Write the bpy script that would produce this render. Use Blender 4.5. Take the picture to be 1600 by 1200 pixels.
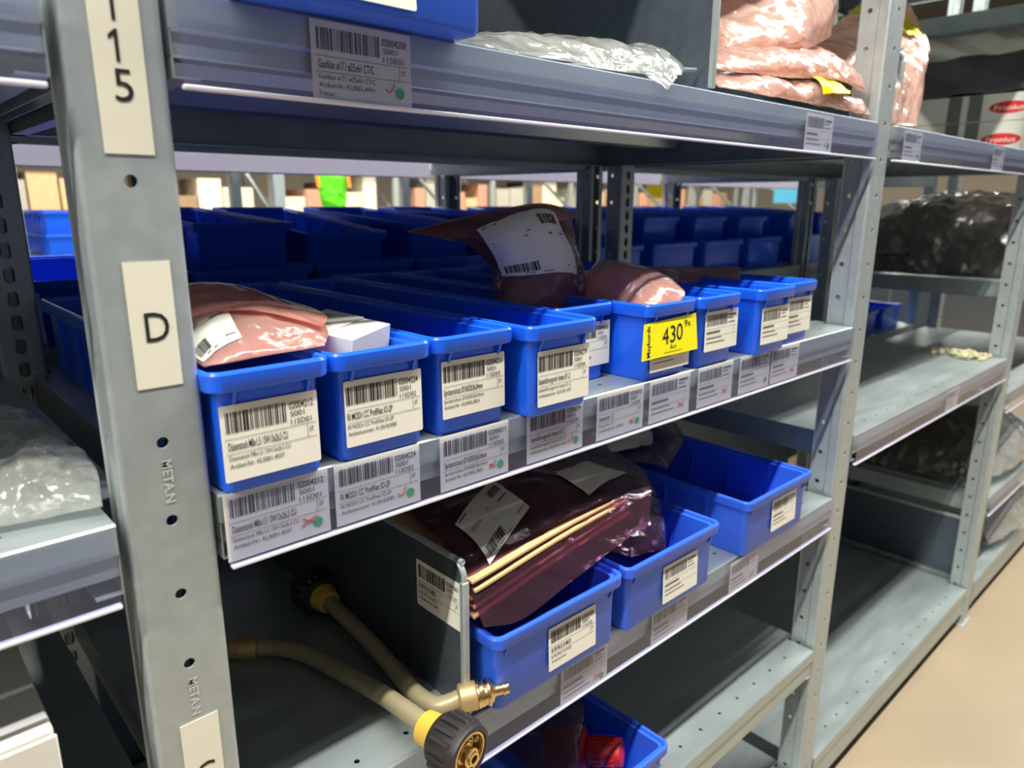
import bpy, math, random
from mathutils import Vector, Matrix, noise
C = bpy.context.scene
COL = C.collection
R = math.radians
for o in list(bpy.data.objects): bpy.data.objects.remove(o)

# ------------------------------------------------------------ camera
YAW, PITCH, ROLL, FPX = 0.747705, 0.247041, -0.003119, 1126.7
fw = Vector((math.sin(YAW)*math.cos(PITCH), math.cos(YAW)*math.cos(PITCH), -math.sin(PITCH)))
rt = Vector((math.cos(YAW), -math.sin(YAW), 0)); dn = fw.cross(rt)
r2 = math.cos(ROLL)*rt + math.sin(ROLL)*dn
d2 = -math.sin(ROLL)*rt + math.cos(ROLL)*dn
cd = bpy.data.cameras.new('camera'); cam = bpy.data.objects.new('camera', cd); COL.objects.link(cam)
cam.matrix_world = Matrix(((r2.x, -d2.x, -fw.x, 0), (r2.y, -d2.y, -fw.y, -0.44), (r2.z, -d2.z, -fw.z, 1.1), (0, 0, 0, 1)))
cd.sensor_width = 36; cd.lens = FPX/1600*36; cd.clip_start = 0.02; cd.clip_end = 60
cd.dof.use_dof = True; cd.dof.focus_distance = 0.62; cd.dof.aperture_fstop = 7.0
C.camera = cam

# ------------------------------------------------------------ light
w = bpy.data.worlds.new('world'); C.world = w; w.use_nodes = True
bg = w.node_tree.nodes['Background']; bg.inputs[0].default_value = (0.62, 0.66, 0.80, 1); bg.inputs[1].default_value = 0.03

def lamp(name, x, y, z, sx, sy, power, col=(1, 0.97, 0.91)):
    ld = bpy.data.lights.new(name, 'AREA'); ld.shape = 'RECTANGLE'; ld.size = sx; ld.size_y = sy
    ld.energy = power; ld.color = col
    o = bpy.data.objects.new(name, ld); COL.objects.link(o); o.location = (x, y, z); return o
lamp('strip_light_aisle', 0.5, -0.62, 3.2, 12.0, 0.07, 500)
lamp('strip_light_next_aisle', 3.0, 1.85, 3.2, 9.0, 0.10, 280)
lamp('strip_light_far_aisle', 4.5, 3.9, 3.2, 10.0, 0.12, 420, (1, 0.93, 0.78))
C.view_settings.view_transform = 'Standard'; C.view_settings.look = 'None'
C.view_settings.exposure = 0.0; C.view_settings.gamma = 1.0; C.view_settings.use_curve_mapping = False
C.cycles.max_bounces = 8; C.cycles.diffuse_bounces = 2; C.cycles.transparent_max_bounces = 24; C.cycles.sample_clamp_indirect = 4.0

# ------------------------------------------------------------ materials
def lin(c):
    return tuple(((v/255)/12.92 if v <= 10 else ((v/255+0.055)/1.055)**2.4) for v in c) + (1,)
def mat(name, rgb, rough=0.5, metal=0.0, var=0.0, scale=40, bump=0.0, spec=0.5, sub=0.0, coat=0.0, rvar=0.0, stretch=(1, 1, 1)):
    m = bpy.data.materials.new(name); m.use_nodes = True; nt = m.node_tree; b = nt.nodes['Principled BSDF']
    col = lin(rgb); b.inputs['Base Color'].default_value = col; b.inputs['Roughness'].default_value = rough
    b.inputs['Metallic'].default_value = metal; b.inputs['Specular IOR Level'].default_value = spec
    b.inputs['Coat Weight'].default_value = coat
    if var or bump or rvar:
        tc = nt.nodes.new('ShaderNodeTexCoord'); mp = nt.nodes.new('ShaderNodeMapping'); mp.inputs['Scale'].default_value = stretch
        nz = nt.nodes.new('ShaderNodeTexNoise'); nz.inputs['Scale'].default_value = scale; nz.inputs['Detail'].default_value = 5
        nt.links.new(tc.outputs['Object'], mp.inputs[0]); nt.links.new(mp.outputs[0], nz.inputs['Vector'])
        if var:
            cr = nt.nodes.new('ShaderNodeValToRGB')
            cr.color_ramp.elements[0].position = 0.3; cr.color_ramp.elements[1].position = 0.72
            cr.color_ramp.elements[0].color = tuple(v*(1-var) for v in col[:3])+(1,)
            cr.color_ramp.elements[1].color = tuple(min(1, v*(1+var)) for v in col[:3])+(1,)
            nt.links.new(nz.outputs['Fac'], cr.inputs[0]); nt.links.new(cr.outputs[0], b.inputs['Base Color'])
        if rvar:
            mr = nt.nodes.new('ShaderNodeMapRange'); mr.inputs[3].default_value = rough-rvar; mr.inputs[4].default_value = rough+rvar
            nt.links.new(nz.outputs['Fac'], mr.inputs[0]); nt.links.new(mr.outputs[0], b.inputs['Roughness'])
        if bump:
            bp = nt.nodes.new('ShaderNodeBump'); bp.inputs['Strength'].default_value = bump; bp.inputs['Distance'].default_value = 0.002
            nt.links.new(nz.outputs['Fac'], bp.inputs['Height']); nt.links.new(bp.outputs[0], b.inputs['Normal'])
    return m
def film(name, tint, dif, fac, rough=0.15, gloss=0.35, bump=0.0):
    m = bpy.data.materials.new(name); m.use_nodes = True; nt = m.node_tree
    for n in list(nt.nodes): nt.nodes.remove(n)
    N = nt.nodes.new
    out = N('ShaderNodeOutputMaterial'); tr = N('ShaderNodeBsdfTransparent'); tr.inputs[0].default_value = lin(tint)
    df = N('ShaderNodeBsdfDiffuse'); df.inputs[0].default_value = lin(dif)
    tl = N('ShaderNodeBsdfTranslucent'); tl.inputs[0].default_value = lin(dif)
    gl = N('ShaderNodeBsdfGlossy'); gl.inputs['Roughness'].default_value = rough
    m1 = N('ShaderNodeMixShader'); m1.inputs[0].default_value = 0.5
    m2 = N('ShaderNodeMixShader'); m2.inputs[0].default_value = fac
    m3 = N('ShaderNodeMixShader')
    lw = N('ShaderNodeLayerWeight'); lw.inputs[0].default_value = 0.35
    mm = N('ShaderNodeMath'); mm.operation = 'MULTIPLY'; mm.inputs[1].default_value = gloss
    L = nt.links.new
    L(df.outputs[0], m1.inputs[1]); L(tl.outputs[0], m1.inputs[2]); L(tr.outputs[0], m2.inputs[1]); L(m1.outputs[0], m2.inputs[2])
    pw = N('ShaderNodeMath'); pw.operation = 'POWER'; pw.inputs[1].default_value = 3.0
    ad = N('ShaderNodeMath'); ad.operation = 'ADD'; ad.inputs[1].default_value = 0.05
    lw.inputs[0].default_value = 0.5
    L(lw.outputs['Facing'], pw.inputs[0]); L(pw.outputs[0], ad.inputs[0]); L(ad.outputs[0], mm.inputs[0]); L(mm.outputs[0], m3.inputs[0]); L(m2.outputs[0], m3.inputs[1]); L(gl.outputs[0], m3.inputs[2])
    L(m3.outputs[0], out.inputs[0])
    if bump:
        tc = N('ShaderNodeTexCoord'); nz = N('ShaderNodeTexNoise'); nz.inputs['Scale'].default_value = 28; nz.inputs['Detail'].default_value = 4; nz.inputs['Distortion'].default_value = 1.5
        bp = N('ShaderNodeBump'); bp.inputs['Strength'].default_value = bump; bp.inputs['Distance'].default_value = 0.006
        L(tc.outputs['Object'], nz.inputs['Vector']); L(nz.outputs['Fac'], bp.inputs['Height'])
        for s in (df, tl, gl): L(bp.outputs[0], s.inputs['Normal'])
    return m
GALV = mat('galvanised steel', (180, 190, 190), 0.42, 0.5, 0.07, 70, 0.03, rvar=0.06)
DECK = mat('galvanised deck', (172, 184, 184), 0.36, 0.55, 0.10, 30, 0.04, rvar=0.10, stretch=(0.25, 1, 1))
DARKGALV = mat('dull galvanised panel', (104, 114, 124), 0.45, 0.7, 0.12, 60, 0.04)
BLUE = mat('blue plastic', (30, 104, 252), 0.28, 0, 0.03, 12, spec=0.5)
BLUEC = mat('blue plastic of the wide bins', (52, 106, 240), 0.38, 0, 0.03, 12, spec=0.5)
WHITE = mat('white label paper', (236, 233, 218), 0.45)
CREAM = mat('cream post label', (232, 229, 208), 0.4)
INK = mat('black print', (22, 22, 26), 0.6)
INKG = mat('grey print', (105, 105, 108), 0.6)
GREEN = mat('green dot', (12, 178, 112), 0.5)
REDPEN = mat('red pen', (214, 52, 48), 0.6)
YELLOW = mat('yellow label', (246, 236, 14), 0.45)
PLAST = film('clear holder plastic', (244, 246, 255), (215, 218, 245), 0.06, 0.10, 0.40)
HOLDEDGE = mat('bright holder edge', (226, 226, 238), 0.2, 0.0, spec=0.8)
BACKPL = film('milky holder plastic', (235, 235, 250), (236, 236, 250), 0.9, 0.2, 0.3)
PINK = film('pink antistatic film', (240, 186, 172), (246, 196, 180), 0.58, 0.16, 0.75, 0.5)
PINKD = film('lilac antistatic film', (214, 160, 166), (205, 140, 130), 0.15, 0.12, 0.65, 0.5)
PINKE = film('pink bubble film', (250, 215, 200), (254, 218, 202), 0.78, 0.14, 0.9, 0.9)
PINKS = film('grey pink antistatic film', (206, 166, 168), (196, 146, 146), 0.42, 0.14, 0.7, 0.6)
PINKV = film('dark lilac antistatic film', (196, 160, 190), (172, 124, 136), 0.09, 0.12, 0.7, 0.6)
CLEAR = film('clear polythene', (248, 250, 250), (236, 238, 230), 0.34, 0.06, 0.95, 0.8)
DARKBAG = film('smoky polythene', (130, 130, 130), (128, 124, 118), 0.66, 0.12, 1.6, 1.0)
CARD = mat('cardboard', (206, 168, 122), 0.8, 0, 0.12, 60)
WBOX = mat('white carton', (224, 221, 208), 0.6, 0, 0.03, 20)
GREYBAND = mat('grey strap', (112, 112, 108), 0.6)
BRASS = mat('brass', (234, 204, 146), 0.25, 1.0, 0.08, 60, rvar=0.06)
BRASSM = mat('matt brass', (200, 172, 124), 0.45, 0.6, 0.08, 60)
NECK = mat('khaki torch neck', (168, 158, 124), 0.38, 0.25, 0.05, 30)
YCOL = mat('yellow collar', (222, 184, 72), 0.45, 0.1)
BLACKP = mat('black ribbed plastic', (46, 44, 44), 0.45, 0, 0.1, 80)
REDP = mat('red plastic', (196, 36, 34), 0.4)
REDO = mat('red printed oval', (218, 44, 40), 0.5)
DARK = mat('black rubber', (18, 18, 20), 0.6)
FLOOR = mat('screed floor', (158, 142, 116), 0.45, 0, 0.07, 3, rvar=0.1)
CEIL = mat('ceiling paint', (96, 98, 104), 0.8)
WALLM = mat('wall paint', (214, 204, 186), 0.8)
LIME = mat('lime green cloth', (92, 210, 20), 0.8)
ORANGE = mat('orange trim', (240, 150, 40), 0.6)
SIGNB = mat('light blue board', (96, 190, 226), 0.6)
SIGNY = mat('yellow board', (250, 214, 10), 0.6)
TAN = [mat('carton %s' % n, c, 0.8, 0, 0.1, 30) for n, c in (('tan', (206, 176, 134)), ('pale', (228, 214, 186)), ('brown', (156, 128, 98)), ('rust', (190, 142, 118)), ('grey', (170, 168, 158)), ('cream', (236, 226, 202)))]
CRUMB = mat('pale packing scraps', (214, 208, 168), 0.7)
BOLTM = mat('zinc bolt', (200, 196, 176), 0.3, 0.9)

# ------------------------------------------------------------ helpers
def tag(o, label=None, cat=None, group=None, kind=None):
    if label: o['label'] = label
    if cat: o['category'] = cat
    if group: o['group'] = group
    if kind: o['kind'] = kind
    return o
def empty(name, loc=(0, 0, 0), rot=(0, 0, 0), label=None, cat=None, group=None):
    o = bpy.data.objects.new(name, None); COL.objects.link(o); o.location = loc; o.rotation_euler = rot
    o.empty_display_size = 0.02
    return tag(o, label, cat, group)
def copy_tree(o, parent=None):
    c = o.copy(); COL.objects.link(c); c.parent = parent
    if parent is not None: c.matrix_parent_inverse = o.matrix_parent_inverse.copy()
    for ch in list(o.children): copy_tree(ch, c)
    return c
class MB:
    def __init__(s): s.v = []; s.f = []
    def add(s, vs, fs, M=None):
        n = len(s.v)
        s.v += [tuple(M @ Vector(p)) if M else tuple(p) for p in vs]
        s.f += [tuple(i+n for i in f) for f in fs]; return s
    def box(s, x0, x1, y0, y1, z0, z1, M=None):
        vs = [(x, y, z) for z in (z0, z1) for y in (y0, y1) for x in (x0, x1)]
        return s.add(vs, [(0, 2, 3, 1), (4, 5, 7, 6), (0, 1, 5, 4), (2, 6, 7, 3), (0, 4, 6, 2), (1, 3, 7, 5)], M)
    def loft(s, loops, cap0=True, cap1=True, closed=True, M=None):
        n = len(loops[0]); vs = [p for l in loops for p in l]; fs = []
        for k in range(len(loops)-1):
            for i in range(n if closed else n-1):
                j = (i+1) % n; fs.append((k*n+i, k*n+j, (k+1)*n+j, (k+1)*n+i))
        if cap0: fs.append(tuple(range(n-1, -1, -1)))
        if cap1: fs.append(tuple((len(loops)-1)*n+i for i in range(n)))
        return s.add(vs, fs, M)
    def lathe(s, prof, M=None, n=32, cap0=True, cap1=True):
        return s.loft([[(r*math.cos(2*math.pi*i/n), r*math.sin(2*math.pi*i/n), h) for i in range(n)] for h, r in prof], cap0, cap1, True, M)
    def tube(s, pts, r, n=14, sm=6, caps=True):
        P = [Vector(p) for p in pts]
        if sm > 1 and len(P) > 2:
            Q = []
            for i in range(len(P)-1):
                a, b, c, d = P[max(i-1, 0)], P[i], P[i+1], P[min(i+2, len(P)-1)]
                for k in range(sm):
                    t = k/sm
                    Q.append(0.5*((2*b)+(c-a)*t+(2*a-5*b+4*c-d)*t*t+(3*b-a-3*c+d)*t**3))
            P = Q+[P[-1]]
        rr = r if isinstance(r, (list, tuple)) else [r]*len(P)
        up = Vector((0.13, 0.2, 1)).normalized(); loops = []
        for i, p in enumerate(P):
            t = (P[min(i+1, len(P)-1)]-P[max(i-1, 0)]).normalized()
            a = (up-t*up.dot(t)).normalized(); b = t.cross(a)
            up = a
            q = rr[min(i, len(rr)-1)]
            loops.append([tuple(p+q*(math.cos(2*math.pi*k/n)*a+math.sin(2*math.pi*k/n)*b)) for k in range(n)])
        return s.loft(loops, caps, caps)
    def ext(s, prof, x0, x1, axis='x', M=None):      # closed profile (a,b) extruded; axis x: (y,z)
        f = (lambda p, t: (t, p[0], p[1])) if axis == 'x' else ((lambda p, t: (p[0], t, p[1])) if axis == 'y' else (lambda p, t: (p[0], p[1], t)))
        return s.loft([[f(p, x0) for p in prof], [f(p, x1) for p in prof]], M=M)
    def build(s, name, m, parent=None, smooth=True, ang=35, bevel=0, solid=0, loc=None, rot=None, merge=False):
        me = bpy.data.meshes.new(name); me.from_pydata(s.v, [], s.f); me.update()
        import bmesh
        b = bmesh.new(); b.from_mesh(me)
        if merge: bmesh.ops.remove_doubles(b, verts=b.verts, dist=1e-5); smooth = False
        bmesh.ops.recalc_face_normals(b, faces=b.faces)
        if merge == 'deck':
            b.normal_update(); zt = max(v.co.z for v in b.verts)
            bmesh.ops.reverse_faces(b, faces=[f for f in b.faces if f.normal.z < -.9 and all(abs(v.co.z-zt) < 1e-5 for v in f.verts)])
        b.to_mesh(me); b.free()
        me.materials.append(m)
        if smooth:
            for p in me.polygons: p.use_smooth = True
            me.set_sharp_from_angle(angle=R(ang))
        o = bpy.data.objects.new(name, me); COL.objects.link(o); o.parent = parent
        if loc: o.location = loc
        if rot: o.rotation_euler = rot
        if solid:
            q = o.modifiers.new('solid', 'SOLIDIFY'); q.thickness = solid; q.offset = -1
        if bevel:
            q = o.modifiers.new('bevel', 'BEVEL'); q.width = bevel; q.segments = 2; q.limit_method = 'ANGLE'
        return o
def structure(o): o['kind'] = 'structure'; return o
def axis_m(loc, d, up=(0, 0, 1)):
    z = Vector(d).normalized(); x = Vector(up).cross(z).normalized(); y = z.cross(x)
    return Matrix(((x.x, y.x, z.x, loc[0]), (x.y, y.y, z.y, loc[1]), (x.z, y.z, z.z, loc[2]), (0, 0, 0, 1)))

# plate with holes laid out in (s,v), mapped by fn(s,v) -> xyz
def holed(mb, s0, s1, cells, fn, rs, rv, sc=None, n=14):
    """cells: list of (v0, v1, vc or None)"""
    for v0, v1, vc in cells:
        if vc is None:
            mb.add([fn(s0, v0), fn(s1, v0), fn(s1, v1), fn(s0, v1)], [(0, 1, 2, 3)]); continue
        c = (s0+s1)/2 if sc is None else sc
        a0 = math.atan2(v0-vc, s0-c)
        inn = []; out = []
        for k in range(n*2):
            a = 2*math.pi*k/(n*2)
            ca, sa = math.cos(a), math.sin(a)
            x, y = ca*rs, sa*rs
            if rv > rs: y += math.copysign(rv-rs, sa) if abs(sa) > 1e-6 else 0
            elif rs > rv:
                x, y = ca*rv+math.copysign(rs-rv, ca), sa*rv
            inn.append((c+x, vc+y))
            tx = ((s1-c)/ca if ca > 1e-9 else ((s0-c)/ca if ca < -1e-9 else 1e9))
            ty = ((v1-vc)/sa if sa > 1e-9 else ((v0-vc)/sa if sa < -1e-9 else 1e9))
            t = min(tx, ty); out.append((c+ca*t, vc+sa*t))
        m = len(inn); corners = [(s1, v1), (s0, v1), (s0, v0), (s1, v0)]
        vs = [fn(*p) for p in inn]+[fn(*p) for p in out]; fs = []
        for k in range(m):
            j = (k+1) % m
            a, b = out[k], out[j]; extra = None
            for q in corners:
                if (abs(a[0]-q[0]) < 1e-9 and abs(b[1]-q[1]) < 1e-9 and abs(a[1]-q[1]) > 1e-9 and abs(b[0]-q[0]) > 1e-9) or \
                   (abs(a[1]-q[1]) < 1e-9 and abs(b[0]-q[0]) < 1e-9 and abs(a[0]-q[0]) > 1e-9 and abs(b[1]-q[1]) > 1e-9): extra = q
            if extra is None: fs.append((k, m+k, m+j, j))
            else:
                vs.append(fn(*extra)); fs.append((k, m+k, len(vs)-1, m+j, j))
        mb.add(vs, fs)

# ---- text as mesh
_tc = {}
def text_geo(s, bold):
    k = (s, bold)
    if k not in _tc:
        cu = bpy.data.curves.new('t', 'FONT'); cu.body = s; cu.size = 1; cu.resolution_u = 3; cu.offset = 0.008 if bold else 0.0
        o = bpy.data.objects.new('t', cu); COL.objects.link(o); bpy.context.view_layer.update()
        me = bpy.data.meshes.new_from_object(o.evaluated_get(bpy.context.evaluated_depsgraph_get()))
        vs = [tuple(v.co) for v in me.vertices]; fs = [tuple(p.vertices) for p in me.polygons]
        bpy.data.objects.remove(o); bpy.data.curves.remove(cu); bpy.data.meshes.remove(me)
        x0 = min(v[0] for v in vs); x1 = max(v[0] for v in vs)
        _tc[k] = ([((v[0]-x0)/(x1-x0), v[1]/0.7) for v in vs], fs)
    return _tc[k]
def put_text(mb, s, x, z, W, H, bold=False, y=-0.0003, fn=None):
    """left x, baseline z, width W, cap height H, facing -y"""
    vs, fs = text_geo(s, bold)
    if fn: mb.add([fn(x+u*W, z+v*H) for u, v in vs], fs)
    else: mb.add([(x+u*W, y, z+v*H) for u, v in vs], fs)
def rect(mb, x0, x1, z0, z1, y=-0.0003, fn=None):
    P = [(x0, z0), (x1, z0), (x1, z1), (x0, z1)]
    mb.add([fn(*p) if fn else (p[0], y, p[1]) for p in P], [(0, 1, 2, 3)])
def barcode(mb, x0, x1, z0, z1, seed, y=-0.0003, fn=None, n=26):
    rnd = random.Random(seed); ws = []
    for i in range(n): ws.append((rnd.choice((1, 1, 1.4, 2, 3)), rnd.choice((1, 1, 1.5, 2.2))))
    tot = sum(a+b for a, b in ws); x = x0
    for a, b in ws:
        rect(mb, x, x+a/tot*(x1-x0), z0, z1, y, fn); x += (a+b)/tot*(x1-x0)
def rrect(w, h, r, y=0, n=5):
    P = []
    for cx, cz, a0 in ((w-r, -r, 0), (r, -r, 90), (r, -h+r, 180), (w-r, -h+r, 270)):
        for k in range(n+1):
            a = R(a0+90*k/n); P.append((cx+r*math.cos(a), y, cz+r*math.sin(a)))
    return P
def make_label(parent, loc, w, h, num, pos, title, sub, art, extra=None, rot=(0, 0, 0), name='label', radius=0.0012, pen=None, dot=False, far=False, thing=None, m=WHITE, first_x=0.0, lname=None):
    """printed stock label; top left corner at loc"""
    b = MB(); b.loft([rrect(w, h, radius, 0), rrect(w, h, radius, 0.0003)])
    lab = b.build(name, m, parent, smooth=False, loc=loc, rot=rot)
    if lname: lab['label'] = lname
    p = MB(); fx = lambda t: t*w; fz = lambda t: -t*h; o = first_x
    barcode(p, fx(.05-o), fx(.67), fz(.36), fz(.09), num+pos)
    if far:
        for zz, x1, t in ((.12, .93, .05), (.22, .85, .02), (.32, .9, .02), (.50, .45, .05), (.66, .5, .02), (.77, .6, .02)):
            rect(p, fx(.70 if zz < .4 else .05), fx(x1), fz(zz+t), fz(zz))
    else:
        put_text(p, num, fx(.69), fz(.195), fx(.26), h*.095, True)
        put_text(p, 'S001', fx(.70), fz(.30), fx(.15), h*.075)
        put_text(p, pos, fx(.70), fz(.41), fx(.22), h*.075)
        put_text(p, title, fx(.055-o), fz(.585), fx(min(.6, .021*len(title)+.02)), h*.105, True)
        put_text(p, 'ST', fx(.895), fz(.555), fx(.045), h*.065, True)
        put_text(p, sub, fx(.055-o), fz(.72), fx(min(.62, .0215*len(sub)+.02)), h*.062)
        put_text(p, art, fx(.055-o), fz(.825), fx(min(.62, .022*len(art)+.02)), h*.062)
        if extra: put_text(p, extra, fx(.055-o), fz(.93), fx(.14), h*.062)
    for zz in (.435, .63): rect(p, fx(.03), fx(.97), fz(zz+.006), fz(zz))
    rect(p, fx(.872), fx(.876), fz(.63), fz(.435))
    p.build('printing', INKG if far else INK, lab, smooth=False)
    if dot:
        d = MB(); d.lathe([(0, .0036), (.0003, .0036)], axis_m((fx(.87), -.0001, fz(.80)), (0, -1, 0)), 24)
        d.build('dot_sticker', GREEN, lab, smooth=False)
    if pen:
        q = MB()
        for st in pen:
            q.tube([(fx(.70+a*.16), -.0004, fz(.80-c*.12)) for a, c in st], .00032, 6, 4)
        q.build('pen_mark', REDPEN, lab)
    return lab

# ---- parametric sheets for bags
def cr(P, t):
    n = len(P)-1; i = min(int(t*n), n-1); f = t*n-i
    a, b, c, d = (P[max(i-1, 0)] if i > 0 else P[0]*2-P[1]), P[i], P[i+1], (P[i+2] if i+2 <= n else P[n]*2-P[n-1])
    return 0.5*((2*b)+(c-a)*f+(2*a-5*b+4*c-d)*f*f+(3*b-a-3*c+d)*f**3)
class Surf:
    def __init__(s, ctrl, thick=0.0, wr=0.002, freq=18, seed=0, th2=None):
        s.c = [[Vector(p) for p in r] for r in ctrl]; s.t = thick*0.55; s.w = wr; s.q = freq; s.s = seed; s.t2 = thick*0.3 if th2 is None else th2
    def base(s, u, v): return cr([cr(r, u) for r in s.c], v)
    def pt(s, u, v, side=1, off=0.0):
        u = min(max(u, 0), 1); v = min(max(v, 0), 1)
        e = 0.01; p = s.base(u, v)
        du = s.base(min(u+e, 1), v)-s.base(max(u-e, 0), v); dv = s.base(u, min(v+e, 1))-s.base(u, max(v-e, 0))
        n = dv.cross(du)
        n = n.normalized() if n.length > 1e-9 else Vector((0, 0, 1))
        if n.z < -0.2 or (abs(n.z) <= .2 and n.y > 0): n = -n
        env = (max(0, math.sin(math.pi*u)*math.sin(math.pi*v)))**0.45
        q = p*s.q+Vector((s.s*7.3+side, s.s*3.1, 0))
        r = (1-2*abs(noise.noise(q)))+0.5*(1-2*abs(noise.noise(q*2.3+Vector((5, 1, 2)))))
        r += 0.25*noise.noise(q*6)
        wr = s.w*(r-0.6)*(0.25+0.75*env)
        h = s.t*env if side > 0 else -s.t2*env
        return p+n*(h+wr+side*0.0003+off)
    def mesh(s, nu=56, nv=44, two=True):
        b = MB()
        for side in ((1, -1) if two else (1,)):
            b.add([s.pt(i/nu, j/nv, side) for j in range(nv+1) for i in range(nu+1)],
                  [(j*(nu+1)+i, j*(nu+1)+i+1, (j+1)*(nu+1)+i+1, (j+1)*(nu+1)+i) for j in range(nv) for i in range(nu)])
        return b
    def patch(s, quad, off=0.0012, n=14, side=1):
        """quad: four (u,v) corners TL,TR,BR,BL -> mapper of (a,b) in 0..1, a right b up"""
        q = [Vector(p) for p in quad]
        def fn(a, b, o=off):
            p = (q[3]*(1-a)+q[2]*a)*(1-b)+(q[0]*(1-a)+q[1]*a)*b
            return s.pt(p.x, p.y, side, o)
        return fn
def patch_label(surf, quad, parent, name='label', m=WHITE, lines=True, off=0.0012, side=1, seed='x', num=None, printing=True, sgn=1):
    f = surf.patch(quad, off, side=side); n = 14
    b = MB(); b.add([f(i/n, j/n) for j in range(n+1) for i in range(n+1)], [(j*(n+1)+i, j*(n+1)+i+1, (j+1)*(n+1)+i+1, (j+1)*(n+1)+i) for j in range(n) for i in range(n)])
    lab = b.build(name, m, parent)
    if printing:
        g = surf.patch(quad, off+sgn*0.0007, side=side); p = MB()
        barcode(p, .08, .48, .08, .26, seed, fn=g, n=16)
        barcode(p, .70, .92, .70, .86, seed+'b', fn=g, n=9)
        for z, x0, x1, t in ((.93, .05, .25, .02), (.66, .08, .55, .012), (.61, .08, .5, .012), (.56, .72, .93, .022), (.04, .3, .42, .012), (.04, .5, .6, .012), (.12, .78, .95, .016)):
            rect(p, x0, x1, z, z+t, fn=g)
        p.build('printing', INK, lab, smooth=False)
    return lab

# ------------------------------------------------------------ structure
b = MB(); b.box(-6, 14, -1.95, 12, -0.05, 0); structure(b.build('floor', FLOOR, smooth=False))
b = MB(); b.box(-6, 14, -1.95, 12, 3.6, 3.65); structure(b.build('ceiling', CEIL, smooth=False))
b = MB(); b.box(-6, 14, 12, 12.1, 0, 3.6); structure(b.build('wall_back', WALLM, smooth=False))
b = MB(); b.box(14, 14.1, -1.95, 12, 0, 3.6); structure(b.build('wall_right', WALLM, smooth=False))

b = MB(); b.box(-6, 14, -1.95, -1.85, 0, 3.6); structure(b.build('wall_front', mat('dim wall', (66, 68, 80), 0.8), smooth=False))
# ------------------------------------------------------------ rack uprights
def post_mesh(w, d, z0, z1, pitch=0.05, phase=0.0105, hr=0.0035, side=True, slots=False):
    """hollow post, web on y=0 (front), centred on x=0, depth d"""
    b = MB(); r = 0.004; a = w/2
    def cells(ph, p):
        out = []; z = z0; k = math.ceil((z0+p/2-ph)/p)
        while True:
            c = ph+k*p
            if c+p/2 > z1: break
            if c-p/2 > z: out.append((z, c-p/2, None))
            out.append((c-p/2, c+p/2, c)); z = c+p/2; k += 1
        if z < z1: out.append((z, z1, None))
        return out
    if slots: holed(b, -a+r, a-r, cells(phase, 0.025), lambda s, v: (s, 0, v), 0.005, 0.0085)
    else: holed(b, -a+r, a-r, cells(phase, pitch), lambda s, v: (s, 0, v), hr, hr)
    for sg in (-1, 1):
        pts = [(sg*(a-r+r*math.sin(R(t))), r-r*math.cos(R(t))) for t in (0, 22, 45, 67, 90)] + [(sg*a, d*.38), (sg*(a-.0035), d*.44)]
        for k in range(len(pts)-1):
            (x0, y0), (x1, y1) = pts[k], pts[k+1]
            b.add([(x0, y0, z0), (x1, y1, z0), (x1, y1, z1), (x0, y0, z1)], [(0, 1, 2, 3)])
        holed(b, d*.44, d, cells(phase+.0, pitch), lambda s, v: (sg*(a-.0035), s, v), 0.0035, 0.0035)
        b.add([(sg*(a-.0035), d, z0), (sg*(a-.0135), d, z0), (sg*(a-.0135), d, z1), (sg*(a-.0035), d, z1)], [(0, 1, 2, 3)])
    return b
import functools
def upright(xc, yf, yr, label, z1=2.0, w=0.0507, simple=False):
    """front web plane yf, rear plane yr"""
    t = empty('rack_upright', (xc, yf, 0), label=label, cat='rack upright', group='uprights of the shelving')
    sg = 1 if yr > yf else -1
    o = post_mesh(w, 0.042, 0.003, z1).build('front_post', GALV, t, solid=0.0015, merge=True)
    if sg < 0: o.rotation_euler = (0, 0, math.pi)
    rp = post_mesh(0.042, 0.036, 0.003, z1, slots=True, phase=0.0).build('rear_post', GALV, t, solid=0.0015, merge=True)
    if sg > 0: rp.location = (0.004, abs(yr-yf)-0.036, 0)
    else: rp.location = (0.004, -abs(yr-yf)+0.036, 0); rp.rotation_euler = (0, 0, math.pi)
    for z in (0.03, z1-0.12):
        q = MB(); y0, y1 = sorted((sg*0.044, sg*(abs(yr-yf)-0.038))); q.box(-.009, .009, y0, y1, z, z+.03); q.build('cross_strut', GALV, t, bevel=.001)
    q = MB(); y0, y1 = sorted((-sg*0.006, sg*0.05)); q.box(-.030, .034, y0, y1, 0, 0.003); q.build('foot_plate', GALV, t, bevel=.0008)
    return t
XU = [0.1247, 1.1375, 2.0815, 3.09]
U = []
for x, l in zip(XU, ('grey steel rack upright in front carrying the 115 and D stickers', 'grey perforated rack upright at the right end of the nine small blue bins',
                     'farther grey rack upright at the right, standing on the floor by the base shelf', 'last rack upright beyond the right edge of the bays')):
    U.append(upright(x, 0, 0.50, l))
u1 = U[0]
def sticker(parent, x0, x1, z0, z1, chars, name, desc):
    w, h = x1-x0, z1-z0
    b = MB(); b.box(0, w, -.0004, 0, 0, h); s = b.build(name, CREAM, parent, smooth=False, loc=(x0-XU[0], -.0002, z0)); s['label'] = desc
    p = MB()
    for ch, cx, cz, cw, chh in chars:
        if ch == '1': p.add([(cx+u*cw, -.0007, cz+v*chh) for u, v in ((.58, 0), (.88, 0), (.88, 1), (.66, 1), (.12, .80), (.12, .66), (.58, .80))], [(0, 1, 2, 3, 6), (3, 4, 5, 6)])
        else: put_text(p, ch, cx, cz, cw, chh, False, y=-.0007)
    p.build('lettering', INK, s, smooth=False)
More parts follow.
